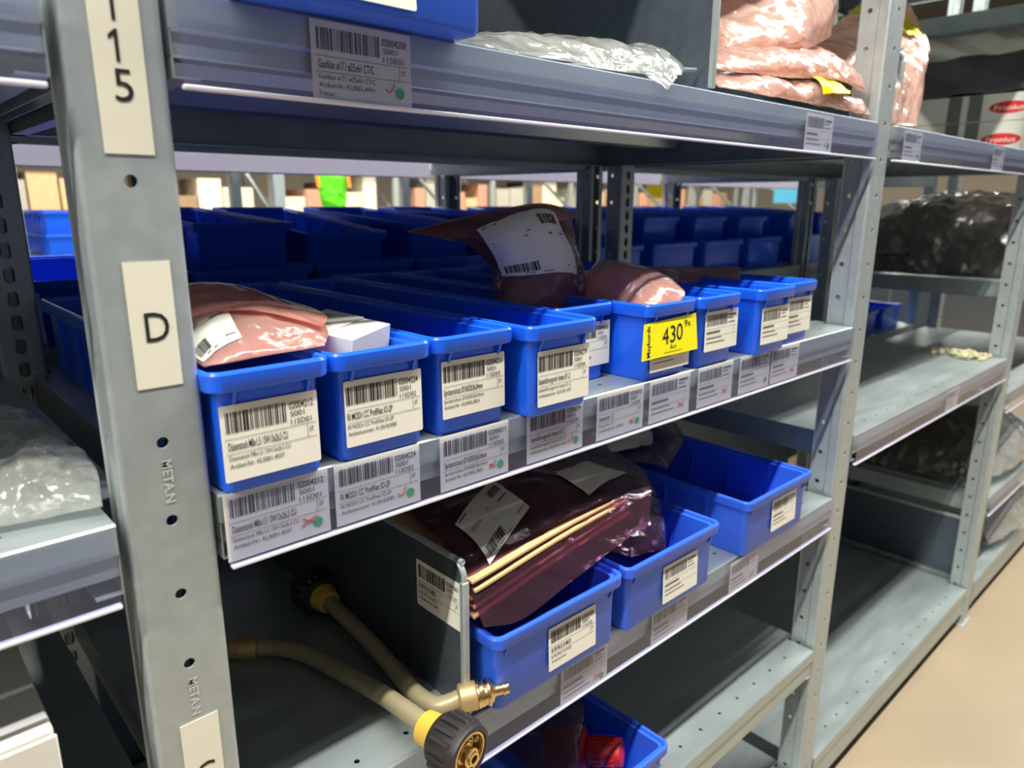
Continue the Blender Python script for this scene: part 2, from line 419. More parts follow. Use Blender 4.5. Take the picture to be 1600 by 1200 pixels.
sticker(u1, .1135, .1385, 1.1245, 1.255, [('5', .0085, .0268, .0092, .0165), ('1', .0075, .0462, .0062, .0160), ('1', .0075, .0662, .0062, .0160)], 'bay_sticker', 'cream sticker with the numerals 115 reading down')
sticker(u1, .1148, .1398, .9945, 1.067, [('D', .0078, .0270, .0130, .0172)], 'shelf_letter_sticker', 'cream sticker with the letter D')
sticker(u1, .1140, .1385, .690, .768, [('C', .0060, .0270, .0130, .0172)], 'shelf_letter_sticker', 'cream sticker with the letter C')
for zc in (.936, .786):
    p = MB(); vs, fs = text_geo('META.N', True)
    up = [(-.0021+v*.0056, -.0001, zc+.0135-u*.027) for u, v in vs]; n = len(up)
    p.add(up+[(x, y-.0004, z) for x, y, z in up], fs+[tuple(i+n for i in f) for f in fs])
    p.build('stamped_lettering', mat('stamped edge', (206, 214, 208), 0.5, 0.1), u1, smooth=False)

# second row back to back and rack across the next aisle
for x, l in zip(XU, ('dark rack upright of the row behind, left of the bays', 'dark rack upright of the row behind, seen over the pink bag with the label', 'dark rack upright of the row behind, at the far right of the bin stacks', 'rack upright of the row behind, farthest right')):
    upright(x, 1.045, 0.545, l)

# ------------------------------------------------------------ shelves
def shelf(name, x0, x1, yf, yr, zt, label, group, holder=True, lip=0.045, back=False, holes=True):
    sg = 1 if yr > yf else -1
    t = empty('shelf', ((x0+x1)/2, yf, zt-lip), label=label, cat='shelf', group=group)
    D = abs(yr-yf); hw = (x1-x0)/2; b = MB(); Z = lip
    Y = lambda y: sg*y
    # deck with one perforated strip
    def quad(y0, y1): b.add([(-hw, Y(y0), Z), (hw, Y(y0), Z), (hw, Y(y1), Z), (-hw, Y(y1), Z)], [(0, 1, 2, 3)])
    if holes:
        n = int((2*hw-.05)/.05); cs = []; x = -hw
        for k in range(n):
            c = -hw+.05+k*.05
            if c-.02 > x: cs.append((x, c-.02, None))
            cs.append((c-.02, c+.02, c)); x = c+.02
        cs.append((x, hw, None))
        quad(0, .012); holed(b, .012, .036, cs, lambda s, v: (v, Y(s), Z), .0026, .0026, n=8)
        quad(.036, D)
    else: quad(0, D)
    q0 = .011 if holder and not back else 0
    # front lip: rolled nose, upper band, step, lower band, return
    pr = [(0, Z), (-.0012, Z-.0012), (-.0012, Z-.019), (.0012, Z-.021), (.0012, q0+.001), (.002, q0), (.018, q0), (.018, q0+.008)]
    if back: pr = [(0, Z), (0, Z-.006)]
    for k in range(len(pr)-1):
        (ya, za), (yb, zb) = pr[k], pr[k+1]
        b.add([(-hw, Y(ya), za), (hw, Y(ya), za), (hw, Y(yb), zb), (-hw, Y(yb), zb)], [(0, 1, 2, 3)])
    pr = [(D, Z), (D, 0), (D-.018, 0)]
    for k in range(2):
        (ya, za), (yb, zb) = pr[k], pr[k+1]
        b.add([(-hw, Y(ya), za), (hw, Y(ya), za), (hw, Y(yb), zb), (-hw, Y(yb), zb)], [(0, 1, 2, 3)])
    for s in (-1, 1):
        b.add([(s*hw, Y(0), Z), (s*hw, Y(D), Z), (s*hw, Y(D), 0), (s*hw, Y(0), 0)], [(0, 1, 2, 3)])
        b.add([(s*hw, Y(0), 0), (s*hw, Y(D), 0), (s*(hw-.015), Y(D), 0), (s*(hw-.015), Y(0), 0)], [(0, 1, 2, 3)])
    for s in (-1, 1):
        xe = s*(hw+.019)
        b.add([(s*hw, Y(.046), Z), (xe, Y(.046), Z), (xe, Y(D-.040), Z), (s*hw, Y(D-.040), Z)], [(0, 1, 2, 3)])
        b.add([(xe, Y(.046), Z), (xe, Y(D-.040), Z), (xe, Y(D-.040), 0.004), (xe, Y(.046), 0.004)], [(0, 1, 2, 3)])
    b.build('deck', DECK, t, solid=0.0012, merge='deck')
    for yy in (D*.36, D*.7):          # stiffening ribs under the deck
        q = MB(); q.ext([(Y(yy-.03), Z-.0016), (Y(yy-.02), Z-.02), (Y(yy+.02), Z-.02), (Y(yy+.03), Z-.0016)], -hw+.004, hw-.004)
        q.build('stiffener', GALV, t, smooth=False)
    if holder:
        q = MB(); hx0, hx1 = (-hw+.003, hw-.003)
        q.box(hx0, hx1, *sorted((Y(-.0062), Y(-.0052))), -.0035, Z-.001)
        q.build('label_holder', BACKPL if back else PLAST, t, smooth=False)
        if back:
            q = MB(); k = -hw+.03
            while k < hw-.02:
                q.lathe([(0, .0028), (.0006, .0028)], axis_m((k, Y(-.0050), Z-.012), (0, -1, 0)), 10); k += .05
            q.build('holder_perforation', DARK, t, smooth=False)
        q = MB(); q.box(hx0, hx1, *sorted((Y(-.0066), Y(-.0016))), -.0062, -.0034)
        q.build('holder_rim', HOLDEDGE, t, bevel=.0008)
    for s in (-1, 1):
        q = MB(); q.lathe([(0, .0045), (.003, .0045), (.004, .003)], axis_m((s*(hw-.004), Y(.028), Z), (0, 0, 1)), 12)
        q.build('fixing_bolt', BOLTM, t)
    return t
G1 = 'steel shelves of the bay with the small blue bins'
X1 = (0.153, 1.1065); X2 = (1.1665, 2.052); X3 = (2.1105, 3.06); X0 = (-0.86, 0.0935)
shelf('E', *X1, 0, .5, 1.211, 'galvanised shelf at the top, carrying the pink film bags and the label 02004208', G1)
shelf('D', *X1, 0, .5, .919, 'galvanised shelf under the nine small blue bins, with nine strip labels', G1)
shelf('C', *X1, 0, .5, .642, 'galvanised shelf under the three wide blue bins and the brass torch necks', G1)
shelf('B', *X1, 0, .5, .364, 'nearly empty galvanised shelf below the three wide blue bins', G1, holder=False, lip=.05)
shelf('A', *X1, 0, .5, .100, 'lowest galvanised shelf of the bay left of the second upright', G1, holder=False, lip=.06)
shelf('F', *X1, 0, .5, 1.620, 'overhead shelf above the pink film bags, out of view', G1, holder=False)
G2 = 'steel shelves of the bay right of the second upright'
shelf('E', *X2, 0, .5, 1.211, 'top shelf right of the second upright, carrying white cartons', G2)
shelf('D', *X2, 0, .5, .734, 'bare middle shelf right of the second upright with pale scraps at its end', G2)
shelf('A', *X2, 0, .5, .110, 'bare base shelf right of the second upright, just above the floor', G2, holder=False, lip=.07)
shelf('F', *X2, 0, .5, 1.620, 'overhead shelf right of the second upright', G2, holder=False)
G3 = 'steel shelves of the far bay beyond the third upright'
shelf('F', *X3, 0, .5, 1.545, 'overhead shelf of the far bay, above the cartons', G3, holder=False)
shelf('x', *X3, 0, .5, .912, 'shelf of the far bay under the big smoky bag', G3, holder=False, lip=.04)
shelf('x', *X3, 0, .5, .636, 'shelf of the far bay just right of the third upright, second from the middle', G3)
shelf('x', *X3, 0, .5, .352, 'shelf of the far bay under the smaller smoky bag', G3)
shelf('x', *X3, 0, .5, .110, 'base shelf of the far bay above the floor', G3, holder=False, lip=.07)
G0 = 'steel shelves of the bay left of the front upright'
shelf('E', *X0, 0, .5, 1.205, 'shelf corner at the top left edge, left of the 115 upright', G0)
shelf('D', *X0, 0, .5, .918, 'shelf at the left edge carrying the clear polythene bag', G0)
shelf('C', *X0, 0, .5, .642, 'dark shelf at the lower left under the white carton', G0)
shelf('B', *X0, 0, .5, .364, 'lowest shelf left of the front upright, in shadow', G0, holder=False)
shelf('F', *X0, 0, .5, 1.620, 'overhead shelf left of the front upright', G0, holder=False)
GB = 'shelves of the row standing back to back behind'
for i, (xa, xb) in enumerate((X0, X1, X2, X3)):
    where = ('left of the front upright', 'behind the small blue bins', 'right of the second upright', 'in the far bay')[i]
    shelf('E', xa, xb, 1.045, .545, 1.2065, 'upper shelf of the row behind, ' + where, GB, back=True, holes=False)
    shelf('F', xa, xb, 1.045, .545, 1.545, 'overhead shelf of the row behind, ' + where, GB, holes=False, holder=False)
    shelf('D', xa, xb, 1.045, .545, .925, 'middle shelf of the row behind, ' + where, GB, holes=False, back=True)
    shelf('C', xa, xb, 1.045, .545, .640, 'lower shelf of the row behind, ' + where, GB, holes=False, holder=False)
    shelf('B', xa, xb, 1.045, .545, .360, 'bottom shelf of the row behind, ' + where, GB, holes=False, holder=False)

# ------------------------------------------------------------ storage bins
def rloop(x0, x1, y0, y1, r, z, n=4):
    P = []
    for cx, cy, a0 in ((x1-r, y1-r, 0), (x0+r, y1-r, 90), (x0+r, y0+r, 180), (x1-r, y0+r, 270)):
        for k in range(n+1):
            a = R(a0+90*k/n); P.append((cx+r*math.cos(a), cy+r*math.sin(a), z))
    return P
def bin_mesh(w, l, h):
    """front rim on y=0, centred in x, bottom z=0"""
    b = MB(); a = w/2
    def L(i, z, r): return rloop(-a+i, a-i, i, l-i, max(r-i*.5, .002), z)
    b.loft([L(.0092, 0, .010), L(.0074, .0035, .011), L(.0068, h-.0145, .011), L(.0066, h-.0135, .011), L(.0012, h-.0130, .010), L(.0006, h-.012, .010), L(0, h-.002, .010), L(.001, h-.0003, .010), L(.0025, h, .010),
            L(.0045, h-.001, .010), L(.0052, h-.004, .010), L(.0095, h-.0045, .011), L(.0125, .004, .012)], True, True)
    # fins under the front rim, side ribs, inner divider guides
    for s in (-1, 1):
        for yy in (0.0,):
            xx = s*(a-.0165)
            b.add([(xx-.0011, .0015, h-.012), (xx+.0011, .0015, h-.012), (xx+.0011, .0075, h-.027), (xx-.0011, .0075, h-.027), (xx-.0011, .009, h-.012), (xx+.0011, .009, h-.012)],
                  [(0, 1, 2, 3), (0, 3, 4), (1, 5, 2), (0, 4, 5, 1), (3, 2, 5, 4)])
        n = max(2, int(l/.062)); 
        for k in range(1, n):
            y = l*k/n
            i0, i1 = .0074, .0068
            b.add([(s*(a-i0+.0016), y-.0015, .004), (s*(a-i0+.0016), y+.0015, .004), (s*(a-.0020), y+.0015, h-.014), (s*(a-.0020), y-.0015, h-.014),
                   (s*(a-.02), y-.0015, .004), (s*(a-.02), y+.0015, .004), (s*(a-.0078), y+.0015, h-.014), (s*(a-.0078), y-.0015, h-.014)],
                  [(0, 1, 2, 3), (0, 4, 5, 1), (3, 2, 6, 7), (0, 3, 7, 4), (1, 5, 6, 2)])
            for dy in (-.004, .004):
                b.add([(s*(a-.0165), y+dy-.001, .0042), (s*(a-.0165), y+dy+.001, .0042), (s*(a-.0098), y+dy+.001, h-.014), (s*(a-.0098), y+dy-.001, h-.014),
                       (s*(a-.0185), y+dy-.001, .0042), (s*(a-.0185), y+dy+.001, .0042), (s*(a-.0115), y+dy+.001, h-.014), (s*(a-.0115), y+dy-.001, h-.014)],
                      [(4, 5, 6, 7), (0, 4, 7, 3), (1, 2, 6, 5), (3, 7, 6, 2)])
    return b
_bm = {}
def storage_bin(x0, x1, yf, z, l, label, group, h=.081, name='storage_bin', rot=(0, 0, 0), m=None, flip=False, plain=False):
    w = round(x1-x0, 4); k = (w, l, h, plain)
    t = empty(name, ((x0+x1)/2, yf, z), rot, label, 'bin', group)
    if flip: t.rotation_euler = (rot[0], rot[1], math.pi+rot[2])
    if k not in _bm:
        o = bin_mesh(w, l, h).build('bin_body', m or BLUE, t, ang=28); _bm[k] = o.data
    else:
        o = bpy.data.objects.new('bin_body', _bm[k]); COL.objects.link(o); o.parent = t
    return t
GD = 'narrow blue bins on the shelf behind the D sticker'
DB = [(.1490, .2320, -.014), (.2330, .3180, -.012), (.3200, .4045, -.010), (.4085, .4965, -.022), (.5000, .5870, .035), (.5880, .6760, -.008), (.6790, .7660, -.010), (.7950, .8820, -.018), (.8840, .9680, -.006)]
DL = ['narrow blue bin labelled 02004212, nearest the front upright, pink bag on its rim', 'narrow blue bin labelled 02004224 with a white carton inside', 'narrow empty blue bin labelled 02004211',
      'narrow blue bin labelled 02004279, just in front of the tall pink bag', 'narrow blue bin labelled 02004242, set back behind the 02004279 bin', 'narrow blue bin with the yellow 430 label stuck on its front',
      'narrow blue bin just right of the one with the yellow label', 'narrow blue bin second from the right end of its shelf', 'last narrow blue bin at the right end of the row']
bins = []
for (a, c, y), l in zip(DB, DL): bins.append(storage_bin(a, c, y, .9193, .47 if y < .03 else .44, l, GD))
XX = [[(0, 0), (.5, .5), (1, 1.0)], [(.1, 1.0), (.5, .5), (.95, .1)]]
AL = [[(0, -.1), (.3, .3), (.6, .9)], [(.05, .5), (.2, .15), (.5, .0), (.65, .1)], [(0, .0), (.1, .35), (.3, .3), (.4, 0)]]
A2 = [[(.7, 1.1), (.6, .4), (.35, 0)], [(.1, .35), (.3, .0), (.55, .25)]]
def on_bin(i, x0, ztop, w, h, *a, **k):
    t = bins[i]; o = make_label(t, (x0-t.location.x, .0055, ztop-t.location.z), w, h, *a, rot=(R(-.8), 0, R(k.pop('tilt', 0))), name='stock_label', **k)
    return o
on_bin(0, .1560, .978, .0655, .0495, '02004212', '115D01', 'Düsenstock M8x1,5 / SW13x26,5 CU', 'Düsenstock M8x1,5 / SW13x26,5 CU', 'Artikel-Nr: 42,0001,4037')
on_bin(1, .2430, .979, .0655, .0480, '02004224', '115D02', 'RI MOD/i CC ProfiNet IO-2P', 'RI MOD/i CC ProfiNet IO-2P', 'Artikelnummer: 41,0018,0085', first_x=.03)
on_bin(2, .3295, .980, .0655, .0465, '02004211', '115D03', 'Spritzerschutz Ø10/Ø20,8x24mm', 'Spritzerschutz Ø10/Ø20,8x24mm', 'Artikel-Nr: 42,0405,0854', first_x=.03)
on_bin(3, .4225, .977, .0655, .0490, '02004279', '115D04', 'Seelenführungsrohr hinten Ø 1,2', 'Seelenführungsrohr hinten Ø 1,2', 'Artikelnummer: 42,0100,1470', first_x=.04)
on_bin(4, .5200, .981, .0655, .046, '02004242', '115D05', 'Innenrohr 1,2', 'Innenrohr 1,2', 'Artikelnummer: 42,0001')
on_bin(5, .6000, .970, .0700, .042, '02004243', '115D06', 'x', 'x', 'x', far=True)
on_bin(6, .6965, .982, .0680, .045, '02004244', '115D07', 'x', 'x', 'x', far=True)
on_bin(7, .8070, .977, .0680, .045, '02004245', '115D08', 'x', 'x', 'x', far=True)
on_bin(8, .8950, .980, .0660, .047, '02004246', '115D09', 'x', 'x', 'x', far=True)
# yellow 430 label
t = bins[5]; b = MB(); b.add([(0, 0, 0), (.092, 0, .003), (.096, 0, -.037), (-.004, 0, -.037), (0, .0003, 0), (.092, .0003, .003), (.096, .0003, -.037), (-.004, .0003, -.037)], [(0, 1, 2, 3), (7, 6, 5, 4), (0, 4, 5, 1), (1, 5, 6, 2), (2, 6, 7, 3), (3, 7, 4, 0)])
yl = b.build('yellow_label', YELLOW, t, smooth=False, loc=(.5840-t.location.x, .0030, .981-t.location.z), rot=(R(-3), 0, 0)); yl['label'] = 'yellow label with the handwritten number 430'
p = MB(); put_text(p, '4', .031, -.0245, .0110, .0180); put_text(p, '3', .0445, -.0235, .0095, .0180); put_text(p, '0', .0560, -.0225, .0110, .0180)
put_text(p, '9x', .070, -.0095, .012, .0075); put_text(p, 'Art', .044, -.0305, .012, .0050); rect(p, .034, .066, -.0335, -.0330)
vs, fs = text_geo('Mayhords', True); p.add([(.0100-v*.0058, -.0003, -.0345+u*.032) for u, v in vs], fs)
p.build('lettering', INK, yl, smooth=False)

# strip labels in the holder of the D shelf
SL = [(.1545, 'D01', '02004212', 'Düsenstock M8x1,5 / SW13x26,5 CU', 'Artikel-Nr: 42,0001,4037', XX, True), (.2330, 'D02', '02004224', 'RI MOD/i CC ProfiNet IO-2P', 'Artikelnummer: 41,0018,0085', A2, True),
      (.3265, 'D03', '02004211', 'Spritzerschutz Ø10/Ø20,8x24mm', 'Artikel-Nr: 42,0405,0854', AL, True), (.4225, 'D04', '02004279', 'Seelenführungsrohr hinten Ø 1,2', 'Artikelnummer: 42,0100,1470', A2, True),
      (.5165, 'D05', '02004242', 'Innenrohr 1,2', 'Artikelnummer: 42,0001', AL, True), (.6005, 'D06', '02004243', 'x', 'x', XX, False), (.6900, 'D07', '02004244', 'x', 'x', XX, False), (.7795, 'D08', '02004245', 'x', 'x', None, True), (.8570, 'D09', '02004246', 'x', 'x', XX, False)]
ORD = ['with a red cross, under the bin nearest the front upright', 'with a red tick, under the second narrow bin from the front upright', 'with a red loop, under the third narrow bin from the front upright', 'with a red tick, under the 02004279 bin',
       'with a green dot, under the set back 02004242 bin', 'with a red mark, left of centre under the yellow 430 label', 'with a red mark, just right of the yellow 430 label', 'with a green dot, second from the right end of the strip', 'with a red mark, last at the right end of the strip']
for i, (x, pos, num, ti, ar, pen, dot) in enumerate(SL):
    far = i > 4
    o = make_label(None, (x, -.0042, .9195), .0735, .0470, num, '115'+pos, ti, ti, ar, name='strip_label', pen=pen, dot=dot, far=far, radius=.0003)
    tag(o, 'white strip label ' + ORD[i], 'label', 'strip labels on the shelf of the small bins')
o = make_label(None, (.2350, -.0042, 1.2085), .0740, .0470, '02004208', '115E01', 'Gasdüse ø17 / ø25x61 CT/C', 'Gasdüse ø17 / ø25x61 CT/C', 'Artikel-Nr: 42,0001,4494', 'Fronius', name='strip_label', pen=A2, dot=True, radius=.0003)
tag(o, 'large white stock label 02004208 in the top shelf strip with red tick and green dot', 'label', 'strip labels on the top shelf')
o = make_label(None, (.888, -.0042, 1.2065), .0740, .0450, '02004209', '115E02', 'x', 'x', 'x', name='strip_label', pen=A2, dot=True, far=True, radius=.0003)
tag(o, 'faint stock label in the top strip below the pink film bags', 'label', 'strip labels on the top shelf')
for x, l in ((1.205, 'white stock label in the top strip just right of the second upright'), (1.66, 'faint stock label in the top strip below the white cartons')):
    o = make_label(None, (x, -.0042, 1.2065), .0740, .0450, '0200421'+str(int(x*10)), '116E01', 'x', 'x', 'x', name='strip_label', pen=A2, dot=True, far=True, radius=.0003)
    tag(o, l, 'label', 'strip labels on the top shelf')
for x, l, d in ((.4740, 'white stock label with green dot under the nearest wide blue bin', True), (.6275, 'white stock label under the middle wide blue bin', False), (.7980, 'white stock label with red mark under the farthest wide blue bin', False)):
    o = make_label(None, (x, -.0042, .6385), .0735, .0475, '020042%d' % int(x*100), '115C01', 'x', 'x', 'x', name='strip_label', pen=XX if x != .6275 else None, dot=d, far=True, radius=.0003)
    tag(o, l, 'label', 'strip labels on the shelf of the wide bins')
o = make_label(None, (1.61, -.0042, .7300), .0735, .0460, '02004300', '116D01', 'x', 'x', 'x', name='strip_label', far=True, radius=.0003)
tag(o, 'pale label alone in the strip of the bare shelf right of the second upright', 'label')

# wide bins on the C shelf
GC = 'wide blue bins on the shelf with the torch necks'
CB = [(.3720, .5530, -.020), (.5600, .7400, -.020), (.8120, .9930, -.016)]
cb = []
for (a, c, y), l in zip(CB, ('wide blue bin next to the grey divider plate, holding pink bags of cardboard', 'wide blue bin in the middle of the three, crinkled lilac bag inside', 'wide empty blue bin nearest the second upright')):
    cb.append(storage_bin(a, c, y, .6423, .40, l, GC, m=BLUEC))
for i, (x, zt) in enumerate(((.4440, .7015), (.6300, .6990), (.8860, .7045))):
    t = cb[i]; make_label(t, (x-t.location.x, .0060, zt-t.location.z), .0690, .0460, '0200428%d' % i, '115C02', 'RI FB PRO/i RI MOD', 'RI FB PRO/i RI MOD', 'Artikelnummer', rot=(R(-2.2), 0, 0), name='stock_label', far=i > 0)
# blue bin on the E shelf and the one on the B shelf
tb = storage_bin(.1780, .3600, -.036, 1.2113, .40, 'wide blue bin cut by the top edge, above the 02004208 label', 'other blue bins of the front bay', m=BLUEC)
b = MB(); b.loft([rrect(.060, .040, .002, 0), rrect(.060, .040, .002, .0003)]); b.build('stock_label', WHITE, tb, smooth=False, loc=(.2365-tb.location.x, .0090, 1.2570-tb.location.z), rot=(R(-5), 0, 0))
tb = storage_bin(.4850, .6670, -.016, .3643, .40, 'wide blue bin at the bottom edge holding a red plastic part', 'other blue bins of the front bay', m=BLUEC)

# ------------------------------------------------------------ divider plates
def divider(x, z0, z1, y0, y1, label):
    t = empty('divider_plate', (x, y0, z0), label=label, cat='divider', group='steel divider plates on the shelves')
    h = z1-z0; d = y1-y0; b = MB()
    prof = [(0, 0), (0, h-.012)]+[(.012-.012*math.cos(R(k)), h-.012+.012*math.sin(R(k))) for k in (22, 45, 67, 90)]+[(d, h), (d, 0)]
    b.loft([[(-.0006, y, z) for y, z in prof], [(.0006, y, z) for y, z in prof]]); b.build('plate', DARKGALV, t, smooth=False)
    q = MB(); q.box(-.0035, .0035, -.002, .004, .003, h-.018); q.build('front_rim', GALV, t, bevel=.001)
    q = MB(); q.tube([(0, .0015, h-.020), (0, .002, h-.010), (0, .010, h-.001), (0, .02, h), (0, d*.5, h), (0, d, h)], .0028, 8, 4); q.build('top_rim', GALV, t)
    return t
dv = divider(.3580, .6425, .7945, .006, .46, 'grey steel divider plate left of the wide blue bins, white label on its side')
b = MB(); b.loft([rrect(.070, .048, .0015, 0), rrect(.070, .048, .0015, .0003)]); 
o = make_label(dv, (-.0010, .072, .7725-.6425), .067, .048, '02004263', '115C01', 'RI FB PRO/i RI MOD', 'RI FB PRO/i RI MOD', 'Artikelnummer 4,044', rot=(0, 0, R(-90)), name='stock_label')
divider(.6920, 1.2115, 1.4800, .004, .46, 'tall grey steel divider plate standing on the top shelf between clear bag and pink film')
divider(1.2560, 1.2115, 1.3300, .03, .46, 'short steel divider plate on the top shelf right of the second upright')

# ------------------------------------------------------------ bags
def bag(name, surf, m, label, cat='bag', group=None, nu=56, nv=44, two=True):
    o = surf.mesh(nu, nv, two).build(name, m, ang=60); return tag(o, label, cat, group)
GP = 'pink antistatic bags'
s = Surf([[[.152,.115,1.010],[.182,.115,1.022],[.225,.110,1.022],[.262,.070,1.012]],[[.151,.075,1.010],[.178,.075,1.028],[.215,.070,1.030],[.255,.045,1.014]],[[.152,.035,1.006],[.172,.035,1.018],[.205,.030,1.020],[.248,.020,1.010]],[[.154,.002,1.002],[.168,.000,1.003],[.195,.002,1.0035],[.236,.004,1.004]]], .010, .0026, 24, 1)
o = bag('antistatic_bag', s, PINK, 'pink antistatic bag lying on the rim of the nearest narrow bin', group=GP)
patch_label(s, [(.02, .48), (.46, .44), (.50, .86), (.03, .96)], o, 'paper_label', off=.0008, seed='a1')
s = Surf([[[.153,.110,1.030],[.185,.115,1.040],[.220,.110,1.036],[.262,.060,1.020]],[[.153,.070,1.032],[.180,.075,1.040],[.215,.070,1.036],[.256,.035,1.018]],[[.154,.045,1.024],[.178,.035,1.030],[.205,.025,1.028],[.240,.012,1.016]]], .002, .0022, 30, 9)
# folded flap of the same bag
f2 = s.mesh(40, 30).build('bag_flap', PINK, o, ang=60)
# white carton in bin 2
t = empty('small_carton', (.272, .038, .998), (R(8), R(-3), R(28)), 'small white carton standing out of the second narrow bin from the front upright', 'box')
b = MB(); b.box(-.028, .028, -.022, .030, -.045, .012); b.build('carton', WBOX, t, bevel=.0006)
b = MB(); b.box(-.029, .026, .000, .034, .0121, .0135); b.build('lid_flap', WBOX, t, bevel=.0005)
p = MB(); vs, fs = text_geo('Fronius', True); p.add([(.013-u*.026, .026-v*.006, .0138) for u, v in vs], fs)
p.build('lettering', INK, t, smooth=False)
# standing bag in bins 4/5
s = Surf([[[.455,.215,1.068],[.526,.18,1.086],[.600,.160,1.097],[.640,.150,1.090]],[[.493,.170,1.058],[.515,.135,1.068],[.575,.125,1.078],[.654,.150,1.044]],[[.515,.150,1.030],[.520,.115,1.030],[.580,.105,1.032],[.664,.145,1.012]],[[.515,.145,1.004],[.512,.110,1.004],[.570,.100,1.000],[.664,.140,.992]],[[.512,.140,.965],[.508,.112,.965],[.550,.105,.960],[.640,.135,.960]]], .012, .0030, 22, 3)
o = bag('antistatic_bag', s, PINKS, 'tall pink antistatic bag standing above the blue bins with a white address label', group=GP, nu=64, nv=60)
patch_label(s, [(.20, .20), (.72, .16), (.78, .55), (.22, .56)], o, 'paper_label', seed='q7', side=1, off=.0015)
s = Surf([[[.455,.218,1.069],[.526,.19,1.0865],[.600,.165,1.0985],[.640,.152,1.092]],[[.470,.20,1.065],[.520,.165,1.079],[.580,.140,1.087],[.642,.140,1.085]],[[.485,.180,1.060],[.515,.130,1.068],[.560,.120,1.077],[.620,.130,1.082]]], .004, .0012, 24, 5)
s.mesh(40, 24).build('folded_top', PINK, o, ang=60)
# bag in bin 6, film over bins 5, 7
s = Surf([[[.640,.12,1.020],[.690,.14,1.030],[.712,.08,1.020],[.690,.020,1.003]],[[.618,.10,1.010],[.640,.08,1.022],[.665,.04,1.014],[.674,.010,1.002]],[[.612,.08,.980],[.620,.05,.985],[.628,.02,.988],[.655,.006,.985]]], .010, .0022, 26, 6)
bag('antistatic_bag', s, PINK, 'pale pink antistatic bag sticking out of the bin with the yellow label', group=GP)
s = Surf([[[.800,.16,1.016],[.880,.14,1.012],[.960,.11,1.010]],[[.800,.13,.995],[.870,.12,.993],[.940,.095,.985]]], .004, .0012, 20, 7)
bag('antistatic_bag', s, PINKS, 'flat lilac bag lying across the two bins at the right end of the row', group=GP, nu=30, nv=20)
t = empty('card_piece', (.648, .130, .960), (0, 0, 0), 'brown card upright between the tall pink bag and the yellow label bin', 'card'); b = MB(); b.box(-.018, .018, -.002, .002, 0, .062); b.build('card', CARD, t, smooth=False)
# bags on the C shelf bins
s = Surf([[[.450,.26,.790],[.568,.25,.800],[.689,.22,.795],[.770,.20,.770]],[[.392,.14,.792],[.500,.14,.800],[.604,.13,.796],[.700,.11,.774]],[[.368,.035,.788],[.450,.035,.792],[.540,.035,.794],[.640,.020,.790]],[[.366,-.010,.736],[.410,-.014,.728],[.480,-.014,.742],[.600,-.012,.765]]], .005, .0028, 16, 11)
o = bag('antistatic_bag', s, PINKV, 'large lilac antistatic bag of cardboard sheets over the nearest wide bin', group='antistatic bags in the wide bins', nu=64, nv=56)
patch_label(s, [(.08, .55), (.33, .40), (.40, .63), (.13, .77)], o, 'paper_label', seed='z', off=.0015)
patch_label(s, [(.60, .50), (.80, .40), (.93, .56), (.70, .68)], o, 'paper_slip', off=.0015, printing=False)
for k in range(5):                        # stack of thin cards inside the bag
    t = empty('card_sheet', (.366, .003, .735), (0, 0, R(.6*k)), 'tan cardboard sheet in the stack under the large lilac bag', 'card', 'cardboard sheets in the lilac bag')
    b = MB(); n = 18; L = []
    for i in range(n+1):
        u = i/n; x = .222*u+.002*(k % 2); z = .003+k*.0085*(1-.55*u)+.034*u**1.15+.004*math.sin(math.pi*u)
        L.append([(x, -.004*k % .006, z), (x, .20, z+.004), (x, .20, z+.0062), (x, -.004*k % .006, z+.0022)])
    b.loft(L); b.build('sheet', CARD, t)
s = Surf([[[.644,.20,.790],[.736,.18,.770],[.758,.14,.755],[.765,.12,.745]],[[.605,.13,.768],[.654,.10,.768],[.694,.08,.756],[.725,.07,.738]],[[.585,.08,.752],[.620,.05,.750],[.650,.035,.740],[.690,.03,.722]],[[.575,.03,.725],[.600,.01,.715],[.628,.005,.712],[.660,.005,.705]]], .010, .0045, 24, 12)
o = bag('antistatic_bag', s, PINKV, 'crinkled lilac bag with a paper slip hanging into the middle wide bin', group='antistatic bags in the wide bins', nu=64, nv=56)
patch_label(s, [(-.25, .15), (.25, .10), (.22, .45), (-.2, .45)], o, 'paper_slip', off=.002, printing=False)
s = Surf([[[.800,.28,.758],[.900,.28,.752],[.980,.26,.742],[1.02,.24,.730]],[[.770,.22,.752],[.863,.20,.744],[.900,.18,.738],[.950,.18,.728]],[[.749,.17,.740],[.797,.16,.735],[.830,.15,.728],[.849,.14,.718]]], .008, .0035, 22, 13)
o = bag('antistatic_bag', s, PINKV, 'lilac bag behind, between the middle and the farthest wide bin', group='antistatic bags in the wide bins')
patch_label(s, [(.05, .25), (.5, .2), (.45, .7), (.05, .75)], o, 'paper_slip', off=.002, printing=False)
b = MB(); n = 10
# clear bag with rods on the E shelf
s = Surf([[[.385,.09,1.228],[.500,.09,1.240],[.610,.08,1.246],[.660,.06,1.252],[.676,.04,1.245]],[[.380,.05,1.226],[.480,.04,1.236],[.571,.03,1.240],[.630,.02,1.240],[.662,.02,1.232]],[[.372,.010,1.2135],[.455,.006,1.2135],[.535,.004,1.2135],[.600,.003,1.216],[.640,.006,1.222]]], .008, .0040, 22, 21)
o = bag('clear_bag', s, CLEAR, 'long clear polythene bag on the top shelf, left of the tall divider plate', nu=84, nv=44)
s = Surf([[[.575,.03,1.236],[.600,.02,1.236],[.640,.01,1.232]],[[.580,.005,1.215],[.600,.0,1.216],[.620,-.002,1.216]],[[.590,-.007,1.206],[.597,-.009,1.202],[.603,-.008,1.206]]], .001, .0008, 22, 23); s.mesh(20, 20, False).build('torn_corner', CLEAR, o)
